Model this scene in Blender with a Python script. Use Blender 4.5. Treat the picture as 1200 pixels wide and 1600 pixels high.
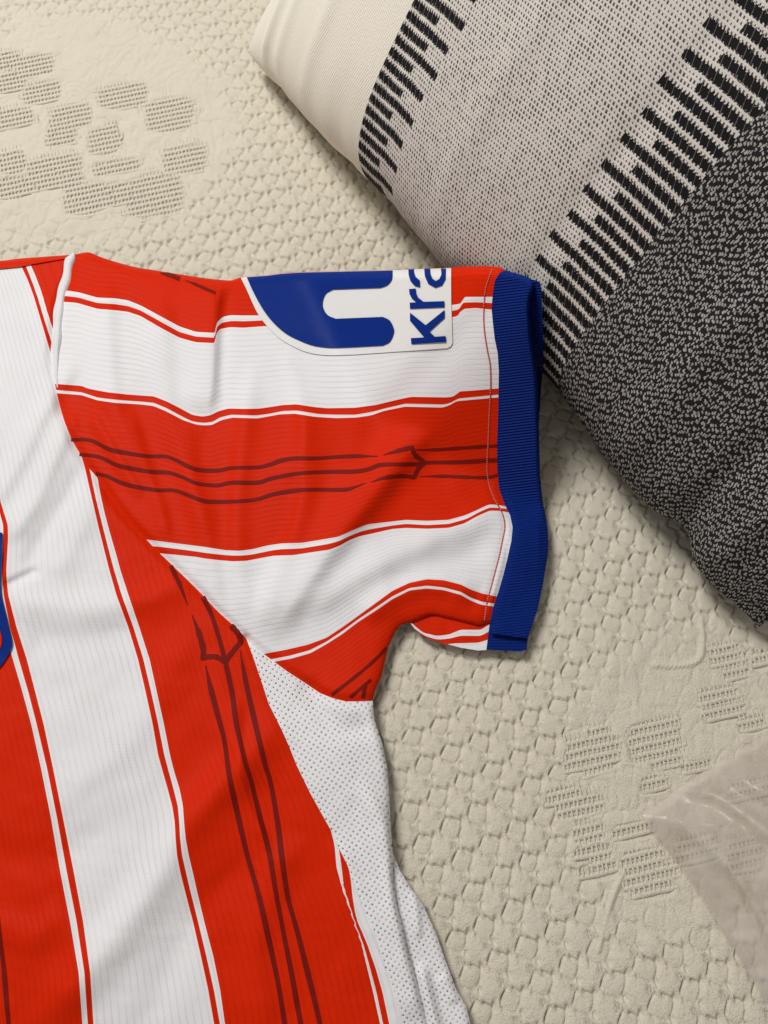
import bpy, bmesh, math, random
import numpy as np
from mathutils import Vector
from mathutils.geometry import delaunay_2d_cdt
from mathutils.bvhtree import BVHTree

random.seed(4); np.random.seed(4)
scene = bpy.context.scene
for o in list(bpy.data.objects): bpy.data.objects.remove(o)

# ------------------------------------------------------------------ camera
FPX = 1600*26/36.0; TILT = math.radians(22.0); DIST = 0.37
CAM = np.array([0.0, -DIST*math.sin(TILT), DIST*math.cos(TILT)])
FWD = np.array([0.0, math.sin(TILT), -math.cos(TILT)])
UPV = np.array([0.0, math.cos(TILT), math.sin(TILT)])
cam_d = bpy.data.cameras.new('camera'); cam = bpy.data.objects.new('camera', cam_d)
scene.collection.objects.link(cam)
cam.location = CAM; cam.rotation_euler = (TILT, 0, 0)
cam_d.sensor_fit = 'VERTICAL'; cam_d.sensor_height = 36; cam_d.sensor_width = 27; cam_d.lens = 26
cam_d.clip_start = 0.01; cam_d.clip_end = 50
scene.camera = cam
# ------------------------------------------------------------------ light
w = bpy.data.worlds.new('World'); scene.world = w; w.use_nodes = True
w.node_tree.nodes['Background'].inputs[0].default_value = (1.0, 0.95, 0.9, 1)
w.node_tree.nodes['Background'].inputs[1].default_value = 0.28
def lamp(name, loc, target, size, power, col):
    d = bpy.data.lights.new(name, 'AREA'); d.shape = 'DISK'; d.size = size; d.energy = power; d.color = col
    o = bpy.data.objects.new(name, d); scene.collection.objects.link(o); o.location = loc
    o.rotation_euler = (Vector(target)-Vector(loc)).to_track_quat('-Z', 'Y').to_euler()
    return o
lamp('ceiling_lamp', (-0.62, 0.62, 1.25), (0, 0.05, 0), 0.50, 18.6, (1.0, 0.987, 0.972))
scene.view_settings.view_transform = 'Standard'; scene.view_settings.look = 'None'
scene.view_settings.exposure = 0.0; scene.view_settings.gamma = 1.0
scene.render.engine = 'CYCLES'

# ------------------------------------------------------------------ helpers
def unproj(px, py, z):
    """points at height z seen at photo position (px, py)"""
    px = np.asarray(px, float); py = np.asarray(py, float); z = np.asarray(z, float)
    dx = px-600; dy = FWD[1]*FPX+UPV[1]*(800-py); dz = FWD[2]*FPX+UPV[2]*(800-py)
    k = (z-CAM[2])/dz
    return np.stack(np.broadcast_arrays(CAM[0]+k*dx, CAM[1]+k*dy, z), -1)
def proj(P):
    v = P-CAM; d = v@FWD
    return 600+FPX*v[..., 0]/d, 800-FPX*(v@UPV)/d
def smooth(t):
    t = np.clip(t, 0, 1); return t*t*(3-2*t)
def arr(p): return np.array(p, float)
def resample(p, step):
    p = arr(p); seg = np.linalg.norm(np.diff(p, axis=0), axis=1); L = np.r_[0, np.cumsum(seg)]
    n = max(2, int(round(L[-1]/step))+1); s = np.linspace(0, L[-1], n)
    return np.stack([np.interp(s, L, p[:, 0]), np.interp(s, L, p[:, 1])], 1)
def spline(p, step=4.0):
    """Catmull-Rom through the points, evenly resampled"""
    p = arr(p)
    if len(p) < 3: return resample(p, step)
    q = np.vstack([2*p[0]-p[1], p, 2*p[-1]-p[-2]]); out = []
    for i in range(1, len(q)-2):
        a, b, c, d = q[i-1], q[i], q[i+1], q[i+2]
        for t in np.linspace(0, 1, 8, endpoint=False):
            out.append(0.5*((2*b)+(c-a)*t+(2*a-5*b+4*c-d)*t*t+(3*b-a-3*c+d)*t**3))
    out.append(p[-1]); return resample(out, step)
def seg_dist(P, line):
    """distance, signed side (+ left of travel on screen), position 0..1 along"""
    line = arr(line); best = np.full(len(P), 1e9); sign = np.zeros(len(P)); along = np.zeros(len(P))
    seg = np.linalg.norm(np.diff(line, axis=0), axis=1); L = np.r_[0, np.cumsum(seg)]
    for i in range(len(line)-1):
        a = line[i]; d = line[i+1]-a; l2 = max(d@d, 1e-9)
        t = np.clip(((P-a)@d)/l2, 0, 1); q = P-(a+t[:, None]*d)
        dd = np.hypot(q[:, 0], q[:, 1]); m = dd < best
        best[m] = dd[m]; cr = d[0]*(P[:, 1]-a[1])-d[1]*(P[:, 0]-a[0])
        sign[m] = np.sign(cr[m]); along[m] = ((L[i]+t*seg[i])/L[-1])[m]
    return best, sign, along
def inside(P, poly):
    poly = arr(poly); x, y = P[:, 0], P[:, 1]; r = np.zeros(len(P), bool); j = len(poly)-1
    for i in range(len(poly)):
        xi, yi = poly[i]; xj, yj = poly[j]
        if yi != yj:
            c = ((yi > y) != (yj > y)) & (x < (xj-xi)*(y-yi)/(yj-yi)+xi); r ^= c
        j = i
    return r
# value noise -----------------------------------------------------------
_tab = np.random.rand(256, 256)
def vnoise(x, y):
    xi = np.floor(x).astype(int); yi = np.floor(y).astype(int); fx = x-xi; fy = y-yi
    fx = fx*fx*fx*(fx*(fx*6-15)+10); fy = fy*fy*fy*(fy*(fy*6-15)+10)
    g = lambda a, b: _tab[a % 256, b % 256]
    return (g(xi, yi)*(1-fx)+g(xi+1, yi)*fx)*(1-fy)+(g(xi, yi+1)*(1-fx)+g(xi+1, yi+1)*fx)*fy-0.5
def fbm(x, y, o=3):
    r = 0; a = 1.0
    for k in range(o): r = r+a*vnoise(x*2**k+17.3*k, y*2**k+5.1*k); a *= 0.5
    return r

COL = scene.collection
def link(name, me, mat, parent=None):
    o = bpy.data.objects.new(name, me); COL.objects.link(o)
    if mat is not None and not me.materials: me.materials.append(mat)
    if parent is not None:
        o.parent = parent
        if parent.type == 'EMPTY': o.location = -Vector(parent.location)
    return o
def empty(name, loc):
    o = bpy.data.objects.new(name, None); COL.objects.link(o); o.location = loc; o.empty_display_size = 0.02
    return o
def tag(o, label, cat=None, kind=None, group=None):
    o['label'] = label
    if cat: o['category'] = cat
    if kind: o['kind'] = kind
    if group: o['group'] = group
    return o
def np_mesh(name, V, faces_flat, n, uvs=None, smooth_=True):
    """V (N,3); faces_flat: (F,n) ints"""
    me = bpy.data.meshes.new(name); F = np.asarray(faces_flat, np.int32); nf = len(F)
    me.vertices.add(len(V)); me.vertices.foreach_set('co', np.ascontiguousarray(V, np.float32).ravel())
    me.loops.add(nf*n); me.loops.foreach_set('vertex_index', F.ravel())
    me.polygons.add(nf); me.polygons.foreach_set('loop_start', np.arange(nf, dtype=np.int32)*n)
    me.polygons.foreach_set('loop_total', np.full(nf, n, np.int32))
    me.polygons.foreach_set('use_smooth', np.full(nf, smooth_, bool))
    for k, uv in (uvs or {}).items():
        l = me.uv_layers.new(name=k); l.data.foreach_set('uv', np.ascontiguousarray(uv[F.ravel()], np.float32).ravel())
    me.update(calc_edges=True); me.validate(); return me

# ------------------------------------------------------------------ node helpers
class NT:
    def __init__(s, name):
        s.m = bpy.data.materials.new(name); s.m.use_nodes = True; s.t = s.m.node_tree
        s.t.nodes.clear(); s.out = s.t.nodes.new('ShaderNodeOutputMaterial')
    def n(s, typ, **kw):
        nd = s.t.nodes.new(typ)
        for k, v in kw.items(): setattr(nd, k, v)
        return nd
    def put(s, sock, v):
        if isinstance(v, bpy.types.NodeSocket): s.t.links.new(v, sock)
        elif v is not None: sock.default_value = v
    def M(s, op, a, b=None, c=None, clamp=False):
        nd = s.n('ShaderNodeMath', operation=op, use_clamp=clamp)
        for i, v in enumerate((a, b, c)): s.put(nd.inputs[i], v)
        return nd.outputs[0]
    def uv(s, name):
        u = s.n('ShaderNodeUVMap', uv_map=name); x = s.n('ShaderNodeSeparateXYZ'); s.t.links.new(u.outputs[0], x.inputs[0])
        return x.outputs[0], x.outputs[1], u.outputs[0]
    def vec(s, x, y, z=0.0):
        c = s.n('ShaderNodeCombineXYZ'); s.put(c.inputs[0], x); s.put(c.inputs[1], y); s.put(c.inputs[2], z); return c.outputs[0]
    def noise(s, vec, scale, detail=3, rough=0.5):
        nd = s.n('ShaderNodeTexNoise'); s.put(nd.inputs['Vector'], vec); nd.inputs['Scale'].default_value = scale
        nd.inputs['Detail'].default_value = detail; nd.inputs['Roughness'].default_value = rough; return nd.outputs[0]
    def white(s, vec):
        nd = s.n('ShaderNodeTexWhiteNoise', noise_dimensions='3D'); s.put(nd.inputs['Vector'], vec); return nd.outputs['Value']
    def obj(s): return s.n('ShaderNodeTexCoord').outputs['Object']
    def mix(s, f, a, b):
        nd = s.n('ShaderNodeMix', data_type='RGBA'); s.put(nd.inputs[0], f)
        for i, v in ((6, a), (7, b)):
            s.put(nd.inputs[i], v if isinstance(v, bpy.types.NodeSocket) else (*v, 1))
        return nd.outputs[2]
    def ramp(s, f, stops, interp='CONSTANT'):
        nd = s.n('ShaderNodeValToRGB'); s.put(nd.inputs[0], f); cr = nd.color_ramp; cr.interpolation = interp
        while len(cr.elements) < len(stops): cr.elements.new(0.5)
        for e, (p, c) in zip(cr.elements, stops): e.position = p; e.color = (*c, 1)
        return nd.outputs[0]
    def bump(s, h, dist, strength=1.0, normal=None):
        nd = s.n('ShaderNodeBump'); s.put(nd.inputs['Height'], h); nd.inputs['Distance'].default_value = dist
        nd.inputs['Strength'].default_value = strength
        if normal is not None: s.put(nd.inputs['Normal'], normal)
        return nd.outputs[0]
    def principled(s, col, rough=0.6, normal=None, spec=0.5, sheen=0.0, sss=0.0):
        p = s.n('ShaderNodeBsdfPrincipled')
        s.put(p.inputs['Base Color'], col if isinstance(col, bpy.types.NodeSocket) else (*col, 1))
        s.put(p.inputs['Roughness'], rough); p.inputs['Specular IOR Level'].default_value = spec
        p.inputs['Sheen Weight'].default_value = sheen; p.inputs['Sheen Roughness'].default_value = 0.4
        if normal is not None: s.put(p.inputs['Normal'], normal)
        return p
    def done(s, sh):
        s.t.links.new(sh.outputs[0] if hasattr(sh, 'outputs') else sh, s.out.inputs[0]); return s.m

RED = (0.63, 0.019, 0.0010); WHITE = (0.77, 0.76, 0.77); DARKRED = (0.17, 0.005, 0.002); BLUE = (0.004, 0.018, 0.16)

# ------------------------------------------------------------------ bedspread
PATCH_A = [(53,97,30,17),(7,90,22,14),(13,123,25,17),(63,140,30,18),(20,180,30,16),(110,177,33,20),(93,200,24,22),
           (190,143,40,18),(160,215,25,22),(263,173,38,27),(83,257,45,18),(17,250,22,18),(17,290,35,18),(90,280,40,12),
           (180,257,38,12),(287,243,34,22),(133,307,35,25),(180,300,22,20),(240,300,45,33)]
PATCH_B = [(939,1146,20,10),(930,1179,45,27),(1026,1158,42,33),(1044,1185,24,18),(1137,1023,25,18),(1155,1053,20,10),
           (1125,1086,30,15),(1134,1113,33,15),(1179,1131,22,14),(1194,1035,15,12),(885,1248,30,18),(909,1260,38,18),
           (1026,1227,22,14),(1092,1197,25,8),(924,1302,25,14),(996,1299,36,14),(930,1335,30,14),(939,1362,30,16),
           (1008,1344,35,16),(1020,1368,38,16),(1026,1392,30,15),(1095,1329,35,25),(1180,1235,40,20),(1170,1340,30,30)]
CORDS = [[(1096,955),(1101,1000),(1094,1030),(1060,1040),(1012,1035)], [(988,1342),(962,1400),(945,1460),(936,1502)]]
def bed_height(X, Y):
    """relief of the matelasse weave, 0 at its highest, metres"""
    P0 = np.stack([X, Y, np.zeros_like(X)], -1); px, py = proj(P0)
    wx = 0.0017*fbm(X*60, Y*60, 2); wy = 0.0017*fbm(X*60+40, Y*60+9, 2)
    wx += 0.0035*vnoise(X*14, Y*14); wy += 0.0035*vnoise(X*14+7, Y*14+31)
    x = X+wx; y = Y+wy
    th = np.radians(np.clip(np.interp(Y, [-0.15, 0.28], [25.0, 9.0]), 9, 25))
    a0 = 0.0135*np.cos(th); a1 = 0.0135*np.sin(th); b0, b1 = 0.0047, -0.0123
    det = a0*b1-a1*b0
    i = (x*b1-y*b0)/det; j = (a0*y-a1*x)/det
    def near(i, j, oi, oj):
        di = i-oi; dj = j-oj; ki = np.round(di); kj = np.round(dj); di -= ki; dj -= kj
        return di*a0+dj*b0, di*a1+dj*b1, ki, kj
    sx, sy, ki, kj = near(i, j, 0, 0); lx, ly, mi, mj = near(i, j, .5, .5)
    hs = _tab[(ki.astype(int)*7) % 256, (kj.astype(int)*13) % 256]; hl = _tab[(mi.astype(int)*11+5) % 256, (mj.astype(int)*3+9) % 256]
    rs = 0.0049+0.0009*(hs-.5); rl = 0.0060+0.0009*(hl-.5)
    ds = np.hypot(sx*0.95, sy*1.06)/rs; dl = np.hypot(lx*0.97, ly*1.02)/rl
    e = (ds-dl)/(ds+dl+1e-6)                                     # < 0 on the small pads, > 0 on the large ones
    an = np.arctan2(sy, sx)
    lip = 0.42+0.65*smooth((np.cos(an-math.radians(128))+.15)/.7)+0.45*np.exp(-((an-math.radians(-12))/.38)**2)
    lip = lip*(.75+.5*vnoise(X*130+3, Y*130))
    h0 = 0.00055*smooth(e/.12+.5)+0.00058*np.clip(1-np.minimum(ds, dl)**2.2, 0, 1)
    h0 = h0-0.00175*np.clip(lip, 0, 1.2)*np.exp(-((e+.03)/.085)**2)
    h0 = h0+0.00045*fbm(X*230, Y*230, 2)
    def bundle(oi, oj, ang, L, W, n):
        gx, gy, _, _ = near(i, j, oi, oj); c, s_ = math.cos(ang), math.sin(ang)
        u = gx*c+gy*s_; v = -gx*s_+gy*c
        return np.exp(-(u/L)**4-(v/W)**4), .5+.5*np.cos(u*n)
    for oi, oj, ang, L, W, hh, n in ((.58, .08, -80, .0032, .0010, .0010, 0), (-.06, .52, 15, .0021, .0020, .0004, 5600), (.07, .56, -62, .0028, .0008, .0012, 0)):
        m_, st = bundle(oi, oj, math.radians(ang), L, W, n or 1)
        top_ = hh-(0.0010*st if n else 0)
        h0 = h0*(1-m_)+top_*m_
    pits = 0
    for oi, oj, sg in ((.45, -.10, .0008), (.15, .40, .0008)):
        gx, gy, _, _ = near(i, j, oi, oj); pits = pits+np.exp(-((gx/sg)**2+(gy/(sg*1.6))**2))
    honey = 1.0*(h0-0.0018*np.clip(pits, 0, 1))+.0003
    # smooth quilted areas round the openwork
    q = X*58+1.6*fbm(X*45, Y*45, 2); r = Y*64+1.6*fbm(X*45+5, Y*45+2, 2)
    cells = np.full(X.shape, 9.0); cells2 = np.full(X.shape, 9.0)
    qi = np.floor(q); ri = np.floor(r)
    for dx in (-1, 0, 1):
        for dy in (-1, 0, 1):
            cx = qi+dx; cy = ri+dy
            jx = _tab[(cx.astype(int)) % 256, (cy.astype(int)) % 256]; jy = _tab[(cx.astype(int)+91) % 256, (cy.astype(int)+33) % 256]
            d = np.hypot(q-cx-jx, r-cy-jy)
            m = d < cells; cells2 = np.where(m, cells, np.minimum(cells2, d)); cells = np.where(m, d, cells)
    puff = 0.0004*smooth((cells2-cells)/.22)+0.0013*fbm(X*70, Y*70, 2)+0.0006
    puff = puff+0.00012*np.sin((X*.45+Y)*3600+5*vnoise(X*60, Y*60))*smooth((vnoise(X*26+3, Y*26)+.05)/.2)
    def blob(cx, cy, rx, ry):
        d = np.sqrt(((px-cx)/rx)**2+((py-cy)/ry)**2)+0.22*vnoise(px*.05, py*.05)
        return d
    zone = np.maximum(smooth((1.15-blob(120, 195, 240, 165))/.2), smooth((1.15-blob(1070, 1225, 175, 235))/.2))
    h = honey*(1-.82*zone)+puff*.82*zone
    lace = np.zeros(X.shape)
    for lst in (PATCH_A, PATCH_B):
        for cx, cy, rx, ry in lst:
            sel = (abs(px-cx) < rx*1.4) & (abs(py-cy) < ry*1.4)
            if sel.any():
                dx = (px[sel]-cx); dy = (py[sel]-cy)+0.23*dx*0.6
                d = np.maximum(np.abs(dx)/rx, np.abs(dy)/ry)*0.6+np.hypot(dx/rx, dy/ry)*0.4
                lace[sel] = np.maximum(lace[sel], smooth((1.10-d)/.24))
    for cord in CORDS:
        L = spline(cord, 6); m = (px > L[:, 0].min()-14) & (px < L[:, 0].max()+14) & (py > L[:, 1].min()-14) & (py < L[:, 1].max()+14)
        if m.any():
            d, sg, al = seg_dist(np.stack([px[m], py[m]], 1), L); n_ = len(L)*6.0
            h[m] = np.maximum(h[m], .0016*np.exp(-(d/6.0)**2)*(1+.15*np.sin(al*n_*.9+sg*d*.7))*smooth(al/.1)*smooth((1-al)/.1))
    h = h*(1-lace)
    rip = 0.0028*fbm(X*5.2+3, Y*5.2+8, 2)
    return h-0.0017+rip-0.0014
def build_bed():
    yv = np.concatenate([np.linspace(-0.62, -0.26, 60), np.linspace(-0.235, 0.392, 1030), np.linspace(0.41, 0.75, 60)])
    uv = np.concatenate([np.linspace(-2.6, -1.2, 50), np.linspace(-1.035, 1.035, 770), np.linspace(1.2, 2.6, 50)])
    W = np.interp(yv, [-0.3, 0.4], [0.15-0.016, 0.276])
    X = uv[None, :]*W[:, None]; Y = np.broadcast_to(yv[:, None], X.shape)
    Z = bed_height(X.ravel(), Y.ravel().copy()).reshape(X.shape)
    V = np.stack([X, Y, Z], -1).reshape(-1, 3); n, m = X.shape
    idx = np.arange(n*m).reshape(n, m)
    F = np.stack([idx[:-1, :-1], idx[:-1, 1:], idx[1:, 1:], idx[1:, :-1]], -1).reshape(-1, 4)
    me = np_mesh('bedspread', V, F, 4)
    t = NT('cream_cotton'); ob = t.obj()
    n1 = t.noise(ob, 900, 3, .6); n2 = t.noise(ob, 14, 3); n3 = t.noise(ob, 2600, 2, .5)
    wv = t.n('ShaderNodeTexWave'); t.put(wv.inputs['Vector'], ob); wv.inputs['Scale'].default_value = 420; wv.inputs['Distortion'].default_value = 3.0
    wv.bands_direction = 'DIAGONAL'
    h = t.M('ADD', t.M('MULTIPLY', n1, .7), t.M('ADD', t.M('MULTIPLY', wv.outputs[1], .15), t.M('MULTIPLY', n3, .5)))
    col = t.mix(n2, (0.70, 0.642, 0.518), (0.745, 0.692, 0.568))
    col = t.mix(t.M('MULTIPLY', n1, .25), col, (0.62, 0.56, 0.44))
    t.done(t.principled(col, .9, t.bump(h, .00085, .9), .08, sheen=.1))
    o = link('bedspread', me, t.m); tag(o, 'cream matelasse bedspread with honeycomb pads and openwork motifs', kind='structure')
    return o
bed = build_bed()
def build_openwork():
    """drawn-thread patches: cross bars tied by short threads over the sunken ground"""
    V = []; F = []
    def rod(P, hw, hh):
        P = np.asarray(P); T = np.gradient(P, axis=0); T /= np.linalg.norm(T, axis=1)[:, None]+1e-12
        X = np.cross(T, [0, 0, 1.0]); X /= np.linalg.norm(X, axis=1)[:, None]+1e-12; k0 = sum(len(v) for v in V); m = len(P)
        sec = [(-1, -.3), (-.72, .62), (0, 1), (.72, .62), (1, -.3)]; tp = np.ones(m); tp[0] = tp[-1] = .45
        Q = np.stack([P+X*(hw*a*tp)[:, None]+np.array([0, 0, 1.0])*(hh*b*tp)[:, None] for a, b in sec], 1).reshape(-1, 3); V.append(Q)
        ii = np.arange(m*5).reshape(m, 5)+k0
        F.append(np.stack([ii[:-1, :-1], ii[:-1, 1:], ii[1:, 1:], ii[1:, :-1]], -1).reshape(-1, 4))
    rng = np.random.RandomState(8)
    for lst in (PATCH_A, PATCH_B):
        top = lst is PATCH_A
        ang = math.radians(17 if top else 12); e = np.array([math.cos(ang), math.sin(ang)]); f = np.array([-e[1], e[0]])
        PV, PU = (.0042, .00225) if top else (.0038, .0021)
        taken = []
        for cx, cy, rx, ry in [(a, b, c*1.22, d*1.2) for a, b, c, d in lst]:
            c = unproj(cx, cy, 0.0)[:2]; ex = unproj(cx+rx, cy, 0.0)[0]-c[0]; ey = abs(unproj(cx, cy-ry, 0.0)[1]-unproj(cx, cy+ry, 0.0)[1])/2
            cv = c@f; cu = c@e
            for k in range(int(math.floor((cv-ey)/PV)), int(math.ceil((cv+ey)/PV))+1):
                v = k*PV
                t = abs(v-cv)/ey
                if t > 1.0: continue
                half = ex*min(1.0, 1.12*math.sqrt(max(0, 1-t*t))+.12)*rng.uniform(.82, 1.08)
                u0, u1 = cu-half, cu+half
                free = [(a, b) for kk, a, b in taken if kk == k]
                for a, b in free:                                  # keep neighbouring patches from overlapping
                    if u0 < b and u1 > a:
                        if (u0+u1) > (a+b): u0 = max(u0, b)
                        else: u1 = min(u1, a)
                if u1-u0 < .004: continue
                taken.append((k, u0, u1))
                us = np.arange(u0, u1+.0005, .0011)
                def at(u, v): return np.stack([u*e[0]+v*f[0], u*e[1]+v*f[1]], -1)
                wav = .00035*vnoise(us*160+k*3.1, us*0+k)
                p = at(us, v+wav); z = bed_low(p)+.00055+.0003*vnoise(us*420, us*0+k*2.0)
                rod(np.c_[p, z], PV*.30, .0005)
                for u in np.arange(math.ceil(u0/PU)*PU, u1, PU):
                    uu = u+rng.uniform(-.0003, .0003); q = at(np.array([uu-.0002, uu, uu+.0003]), np.array([v-.1*PV, v+.5*PV, v+1.1*PV]))
                    z = bed_low(q)+np.array([.0007, .0010, .0007]); rod(np.c_[q, z], rng.uniform(.00048, .00064), .0004)
    me = np_mesh('openwork_threads', np.vstack(V), np.vstack(F), 4); o = link('openwork_threads', me, bed.data.materials[0], bed); o['kind'] = 'stuff'
    o['label'] = 'rows of drawn threads in the openwork motifs'
def bed_low(p): return 0.0028*fbm(p[:, 0]*5.2+3, p[:, 1]*5.2+8, 2)-0.0031+0.0000
build_openwork()

# ------------------------------------------------------------------ cushion
S1, S2, CL = 0.315, 0.675, 0.45
def build_cushion():
    A = unproj(386, 82, 0.010); B = unproj(1198, 1012, 0.007)
    u = B-A; L = np.linalg.norm(u); u = u/L
    nrm = np.array([-u[1], u[0], 0]); nrm /= np.linalg.norm(nrm); tau = math.radians(38)
    d = nrm*math.cos(tau)+np.array([0, 0, math.sin(tau)]); hN = np.cross(u, d)
    n = 261
    g = 0.5-0.5*np.cos(np.linspace(0, math.pi, n)); g = 0.6*g+0.4*np.linspace(0, 1, n)
    s, t = np.meshgrid(g, g, indexing='xy')
    def surf(sign):
        pr = lambda x: np.clip(4*x*(1-x), 0, 1)
        f = pr(s)**0.46*pr(t)**0.38
        if sign > 0:
            H = 0.095*f
            wx = vnoise(s*7+3, t*7)+.5*vnoise(s*15, t*15)
            H = H+0.0035*wx*f
            # soft pleats running up from the near seam
            for sc, wd, am, tl in ((.075, .010, .0028, .5), (.115, .012, .0022, .45), (.19, .014, .0016, .6), (.335, .010, -.0016, .35), (.46, .016, .0012, .5),
                                   (.60, .012, -.0018, .35), (.78, .018, .0022, .4), (.86, .012, -.0030, .25), (.91, .014, .0026, .25)):
                cen = sc+0.03*np.sin(t*6+sc*30)*t
                H = H+am*np.exp(-((s-cen)/wd)**2)*np.exp(-(t/tl)**2)*np.clip(t/.03, 0, 1)
        else: H = -0.05*f
        inw_t = 0.020*np.sin(math.pi*s)**1.0*L*2.0*(1-t)**3*0.38
        inw_t2 = -0.020*np.sin(math.pi*s)*t**3
        inw_s = 0.018*np.sin(math.pi*t)*((1-s)**3-s**3)
        edge = 0.0016*vnoise(s*30, t*0+2)*(1-t)**8+0.004*vnoise(s*9, t*0+5)*(1-t)**4
        inw_t = inw_t+edge
        rb = np.exp(-((1-s)**2+t**2)/.055**2); ra = np.exp(-(s**2+t**2)/.03**2)
        inw_s = inw_s-.009*rb+.001*ra; inw_t = inw_t+.004*rb+.001*ra
        inw_t = inw_t+.007*np.exp(-((s-.865)/.022)**2)*np.exp(-(t/.06)**2)
        P = A+u*((s*L)+inw_s)[..., None]+d*((t*L)+inw_t+inw_t2)[..., None]+hN*H[..., None]
        if sign < 0: P[..., 2] = np.maximum(np.minimum(P[..., 2], .3*(A[2]+d[2]*t*L)*np.clip(f*4, 0, 1)+P[..., 2]*(1-np.clip(f*4, 0, 1))), .0006)
        else: P[..., 2] = np.maximum(P[..., 2], .0015)
        return P
    top = surf(1); bot = surf(-1)
    idx = np.arange(n*n).reshape(n, n)
    UV = np.stack([s*CL, t*CL], -1)
    root = empty('cushion', A)
    tag(root, 'large cushion woven in white, speckled grey and black bands', 'cushion')
    col_s = g[:-1]*0.5+g[1:]*0.5
    mats = cushion_mats()
    # split where the bands change; snap columns to the change
    k1 = int(np.argmin(abs(g-S1))); k2 = int(np.argmin(abs(g-S2)))
    bands = [('white_band', 0, k1, mats[0], 'plain cream band at the cushion corner'), ('speckled_band', k1, k2, mats[1], 'pale speckled band with black woven dashes'),
             ('dark_band', k2, n-1, mats[2], 'black and white flecked band')]
    for name, c0, c1, mat, lab in bands:
        T = top[:, c0:c1+1]; Bm = bot[:, c0:c1+1]; m = c1-c0+1
        V = np.vstack([T.reshape(-1, 3), Bm.reshape(-1, 3)]); uvv = np.vstack([UV[:, c0:c1+1].reshape(-1, 2)]*2)
        ii = np.arange(n*m).reshape(n, m)
        F = np.stack([ii[:-1, :-1], ii[:-1, 1:], ii[1:, 1:], ii[1:, :-1]], -1).reshape(-1, 4)
        F = np.vstack([F, F[:, ::-1]+n*m])
        me = np_mesh(name, V, F, 4, {'cloth': uvv})
        o = link(name, me, mat, root); o['label'] = lab
    Vall = top.reshape(-1, 3); Fq = np.stack([idx[:-1, :-1], idx[:-1, 1:], idx[1:, 1:], idx[1:, :-1]], -1).reshape(-1, 4)
    return BVHTree.FromPolygons([Vector(v) for v in Vall[:]], Fq.tolist())
def cushion_mats():
    out = []
    CREAM = (0.72, 0.67, 0.565); INK = (0.012, 0.010, 0.011); GREYW = (0.56, 0.52, 0.475)
    # cream twill
    t = NT('cream_twill'); s, v, uv = t.uv('cloth')
    tw = t.M('SINE', t.M('MULTIPLY', t.M('ADD', s, t.M('MULTIPLY', v, .7)), 3000))
    tw2 = t.M('SINE', t.M('MULTIPLY', t.M('SUBTRACT', v, t.M('MULTIPLY', s, .3)), 3600))
    n = t.noise(uv, 700, 3)
    h = t.M('ADD', t.M('MULTIPLY', t.M('MULTIPLY', tw, tw2), .5), n)
    c = t.mix(n, CREAM, (0.80, 0.76, 0.66))
    out.append(t.done(t.principled(c, .85, t.bump(h, .0003, .7), .2)))
    # speckled band
    t = NT('speckled_weave'); s, v, uv = t.uv('cloth')
    wob = t.M('MULTIPLY', t.M('SUBTRACT', t.noise(uv, 160, 3), .5), .0009)
    vv = t.M('ADD', v, wob)
    PT, PS, PD = 0.00177, 0.0018, 0.0053
    r = t.M('DIVIDE', vv, PT); rf = t.M('FLOOR', r); fr = t.M('ABSOLUTE', t.M('SUBTRACT', t.M('FRACT', r), .5))
    # two dot lines share one row: alternate half offset
    q = t.M('ADD', t.M('DIVIDE', s, PS), t.M('MULTIPLY', rf, .37)); q = t.M('ADD', q, t.M('MULTIPLY', t.M('FRACT', r), .35))
    qf = t.M('FLOOR', q); fq = t.M('ABSOLUTE', t.M('SUBTRACT', t.M('FRACT', q), .5))
    rnd = t.white(t.vec(qf, rf, 1.0)); big = t.noise(uv, 22, 2)
    half = t.M('ADD', .11, t.M('MULTIPLY', t.M('ADD', rnd, t.M('MULTIPLY', big, .5)), .13))
    dot = t.M('MULTIPLY', t.M('LESS_THAN', fq, half), t.M('LESS_THAN', fr, t.M('ADD', .17, t.M('MULTIPLY', rnd, .16))))
    # dashes
    k = t.M('DIVIDE', vv, PD); kf = t.M('FLOOR', k); fk = t.M('ABSOLUTE', t.M('SUBTRACT', t.M('FRACT', k), .5))
    odd = t.M('MODULO', kf, 2.0); r2 = t.white(t.vec(kf, 3.0, 7.0)); r3 = t.white(t.vec(kf, 9.0, 2.0))
    rag = t.M('MULTIPLY', t.M('SINE', t.M('MULTIPLY', s, 2*math.pi/PS)), .05)
    inrow = t.M('LESS_THAN', fk, t.M('ADD', .30, t.M('ADD', rag, t.M('MULTIPLY', t.M('SUBTRACT', t.noise(uv, 1300, 2), .5), .38))))
    l1 = t.M('ADD', t.M('MULTIPLY_ADD', odd, .013, .018), t.M('MULTIPLY', r2, .004))
    l2 = t.M('ADD', t.M('MULTIPLY_ADD', odd, .0125, .0225), t.M('MULTIPLY', r3, .003))
    near1 = t.M('LESS_THAN', t.M('SUBTRACT', s, S1*CL), l1); near2 = t.M('LESS_THAN', t.M('SUBTRACT', S2*CL, s), l2)
    dash = t.M('MULTIPLY', inrow, t.M('MAXIMUM', near1, near2))
    # fine pale threads crossing the dashes
    cross = t.M('LESS_THAN', t.M('ABSOLUTE', t.M('SUBTRACT', t.M('FRACT', t.M('ADD', t.M('DIVIDE', s, .0037), t.M('MULTIPLY', v, 120))), .5)), .035)
    dash = t.M('MULTIPLY', dash, t.M('SUBTRACT', 1.0, t.M('MULTIPLY', t.M('MULTIPLY', cross, t.noise(uv, 500, 2)), .5)))
    ink = t.M('MAXIMUM', t.M('MULTIPLY', dot, .88), dash)
    yarn = t.M('COSINE', t.M('MULTIPLY', r, 4*math.pi)); fz = t.noise(uv, 2200, 2)
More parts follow.
